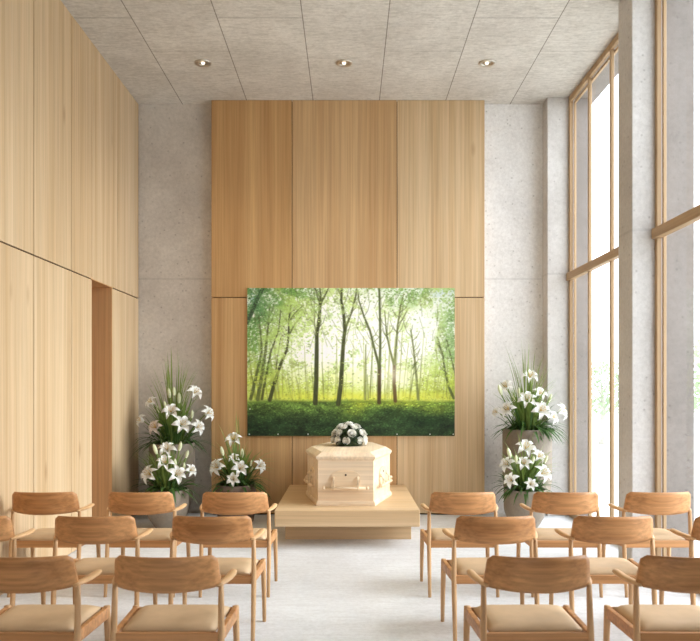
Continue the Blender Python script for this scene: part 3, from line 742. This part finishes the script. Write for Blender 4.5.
# ------------------------------------------------------------------ chairs
def make_chair():
    t = empty('armchair')
    b = bmesh.new(); nu, nv = 20, 8; th = .011; grid = {}
    for side in (0,1):
        for i in range(nu+1):
            for j in range(nv+1):
                u = -1+2*i/nu; q = j/nv
                half = .256-.012*q
                z0 = .626+.014*(u*u); z1 = .80-.005*u*u
                cr = max(0, abs(u)-.94)/.06; rz = .020*(1-math.sqrt(max(0,1-cr*cr)))      # rounded corners
                z = z0+rz*.8 + (z1-z0-rz*1.8)*q
                y = .085*abs(u)**2.2 - .030*q + (th if side else -th)*(1-.45*(abs(q-.5)*2)**4)
                grid[side,i,j] = b.verts.new((half*u, y, z))
    for i in range(nu):
        for j in range(nv):
            b.faces.new((grid[0,i,j],grid[0,i+1,j],grid[0,i+1,j+1],grid[0,i,j+1])); b.faces.new((grid[1,i,j],grid[1,i,j+1],grid[1,i+1,j+1],grid[1,i+1,j]))
    for i in range(nu):
        for j in (0,nv): b.faces.new((grid[0,i,j],grid[1,i,j],grid[1,i+1,j],grid[0,i+1,j]))
    for j in range(nv):
        for i in (0,nu): b.faces.new((grid[0,i,j],grid[0,i,j+1],grid[1,i,j+1],grid[1,i,j]))
    obj('backrest', b, M['chair'], t, True)
    for s in (-1,1):
        b = bmesh.new(); tube(b, [(s*.258,.02,0),(s*.258,.055,.25),(s*.258,.072,.42),(s*.256,.080,.56),(s*.255,.086,.652)], [.0125,.0155,.0165,.0145,.0125], 12)
        obj('leg', b, M['chair_z'], t, True)
        b = bmesh.new(); tube(b, [(s*.272,.475,0),(s*.270,.470,.2),(s*.266,.462,.40),(s*.266,.462,.428)], [.0125,.016,.0185,.0175], 12)
        obj('leg', b, M['chair_z'], t, True)
        b = bmesh.new()
        tube(b, [(s*.240,.062,.645),(s*.250,.085,.648),(s*.264,.13,.650),(s*.276,.19,.652),(s*.282,.25,.656),(s*.284,.285,.659),(s*.283,.302,.660)], [.012,.019,.021,.022,.022,.018,.008], 12, .62)
        obj('armrest', b, M['chair_y'], t, True)
    b = bmesh.new()
    for s in (-1,1):
        q = bmesh.new(); box(q, -.013,.013, .075,.465, .365,.425,.005,2)
        for v in q.verts: v.co.x += s*(.250+.016*(v.co.y-.07)/.4)
        merge(b, q)
    box(b, -.245,.245,.060,.085,.365,.418,.005,2); box(b,-.258,.258,.452,.476,.37,.420,.005,2); box(b,-.25,.25,.26,.285,.37,.40)
    obj('seat_frame', b, M['chair'], t)
    b = bmesh.new(); nx, ny = 14, 14; top = {}; bot = {}
    for i in range(nx+1):
        for j in range(ny+1):
            u = -1+2*i/nx; w = -1+2*j/ny
            hw = .226+.012*(w+1)/2
            k = (1-abs(u)**6)*(1-abs(w)**6)
            x = hw*u; y = .275+.183*w
            cx = .02*max(0,abs(u)-.8)*max(0,abs(w)-.8)/.04
            x *= 1-.06*cx*10*.2; y = .275+(y-.275)*(1-.06*cx*10*.2)
            top[i,j] = b.verts.new((x,y,.424+.030*k**.6-.008*(1-u*u)*(1-w*w))); bot[i,j] = b.verts.new((x*.985,.275+(y-.275)*.985,.404))
    for i in range(nx):
        for j in range(ny):
            b.faces.new((top[i,j],top[i+1,j],top[i+1,j+1],top[i,j+1])); b.faces.new((bot[i,j],bot[i,j+1],bot[i+1,j+1],bot[i+1,j]))
    for i in range(nx):
        for j in (0,ny): b.faces.new((top[i,j],bot[i,j],bot[i+1,j],top[i+1,j]))
    for j in range(ny):
        for i in (0,nx): b.faces.new((top[i,j],top[i,j+1],bot[i,j+1],bot[i,j]))
    obj('seat_cushion', b, M['seat'], t, True)
    return t
def copy_tree(o, parent=None):
    c = o.copy(); COL.objects.link(c); c.parent = parent
    for ch in list(o.children): copy_tree(ch, c)
    return c
proto = make_chair(); used = False
D1, D2, D3 = 3.43, 4.49, 5.51
rowname = {1:'back row nearest the viewer', 2:'middle row', 3:'front row nearest the coffin'}
chairs = [
 (1,D1,-.871,'left','beside the aisle'), (1,D1,-1.56,'left','second from the aisle'),
 (2,D2,-.853,'left','beside the aisle'), (2,D2,-1.58,'left','second from the aisle'), (2,D2,-2.352,'left','beside the oak wall'),
 (3,D3,-.869,'left','beside the aisle'), (3,D3,-1.59,'left','second from the aisle'), (3,D3,-2.32,'left','beside the oak wall'),
 (1,D1,.904,'right','beside the aisle'), (1,D1,1.638,'right','second from the aisle'),
 (2,D2,.914,'right','beside the aisle'), (2,D2,1.645,'right','second from the aisle'), (2,D2,2.40,'right','beside the windows'),
 (3,D3,.87,'right','beside the aisle'), (3,D3,1.652,'right','second from the aisle'), (3,D3,2.36,'right','beside the windows')]
for row, dd, X, side, pos in chairs:
    o = copy_tree(proto) if used else proto; used = True
    o.location = (X, dd-.0, 0); o.rotation_euler.z = math.radians(random.uniform(-1.2,1.2))
    tag(o, 'oak armchair with tan seat, %s block, %s, %s' % (side, rowname[row], pos), 'chair', 'oak armchairs facing the coffin')

# ------------------------------------------------------------------ outdoors
b = bmesh.new(); box(b, 3.04, 60, -20, 60, -.20, -.03); box(b, -20, 3.04, -20, -2.2, -.20, -.03); struct('ground', b, M['gravel'])
def tree(X, Y, hgt, cr, label, seed):
    r = random.Random(seed); t = tag(empty('garden_tree', (X,Y,-.03)), label, 'tree', 'pale trees outside the windows')
    b = bmesh.new(); tube(b, [(0,0,0),(.05,0,hgt*.4),(0,.05,hgt*.75)], [.09,.07,.03], 8)
    for k in range(5):
        a = k*1.3; tube(b, [(.03,0,hgt*(.35+.07*k)),(math.cos(a)*cr*.6,math.sin(a)*cr*.6,hgt*(.55+.08*k))], [.03,.012], 6)
    obj('trunk', b, M['bark'], t, True)
    b = bmesh.new()
    for i in range(900):
        p = Vector((r.gauss(0,1),r.gauss(0,1),r.gauss(0,1))).normalized()*cr*r.uniform(.4,1)**.5; p.z = p.z*.9+hgt*.68
        d = Vector((r.uniform(-1,1),r.uniform(-1,1),r.uniform(-.6,.6))).normalized()*r.uniform(.10,.18); leaf_strip(b, [p,p+d*.5+Vector((0,0,.02)),p+d], .05)
    obj('crown', b, M['hedge'], t, recalc=False)
tree(7.3, 14.6, 2.6, .95, 'pale leafy young tree seen through the near window', 1)
tree(7.1, 20.5, 2.3, .9, 'pale leafy young tree seen through the far window', 2)

# ------------------------------------------------------------------ light and camera
w = bpy.data.worlds.new('overcast_sky'); scene.world = w; w.use_nodes = True
bg = w.node_tree.nodes['Background']; bg.inputs[0].default_value = (.93,1,1.1,1); bg.inputs[1].default_value = 3.6
sd = bpy.data.lights.new('hazy_sun','SUN'); sd.energy = 5.4; sd.angle = math.radians(45); sd.color = (.95,1,1.05)
so = bpy.data.objects.new('hazy_sun', sd); COL.objects.link(so); so.location = (12,2,8)
so.rotation_euler = Vector((-.86,.12,-.44)).to_track_quat('-Z','Y').to_euler()

cd = bpy.data.cameras.new('camera'); cd.sensor_width = 36; cd.sensor_fit = 'HORIZONTAL'; cd.lens = F/700*36
cd.shift_x = (350-VX)/700; cd.shift_y = (VY-320.5)/700
cd.dof.use_dof = True; cd.dof.focus_distance = 8.3; cd.dof.aperture_fstop = 4.5
cam = bpy.data.objects.new('camera', cd); COL.objects.link(cam); cam.location = (0,0,H); cam.rotation_euler = (PI/2,0,0)
scene.camera = cam
scene.view_settings.view_transform = 'Standard'
scene.view_settings.look = 'None'
scene.view_settings.exposure = -0.10
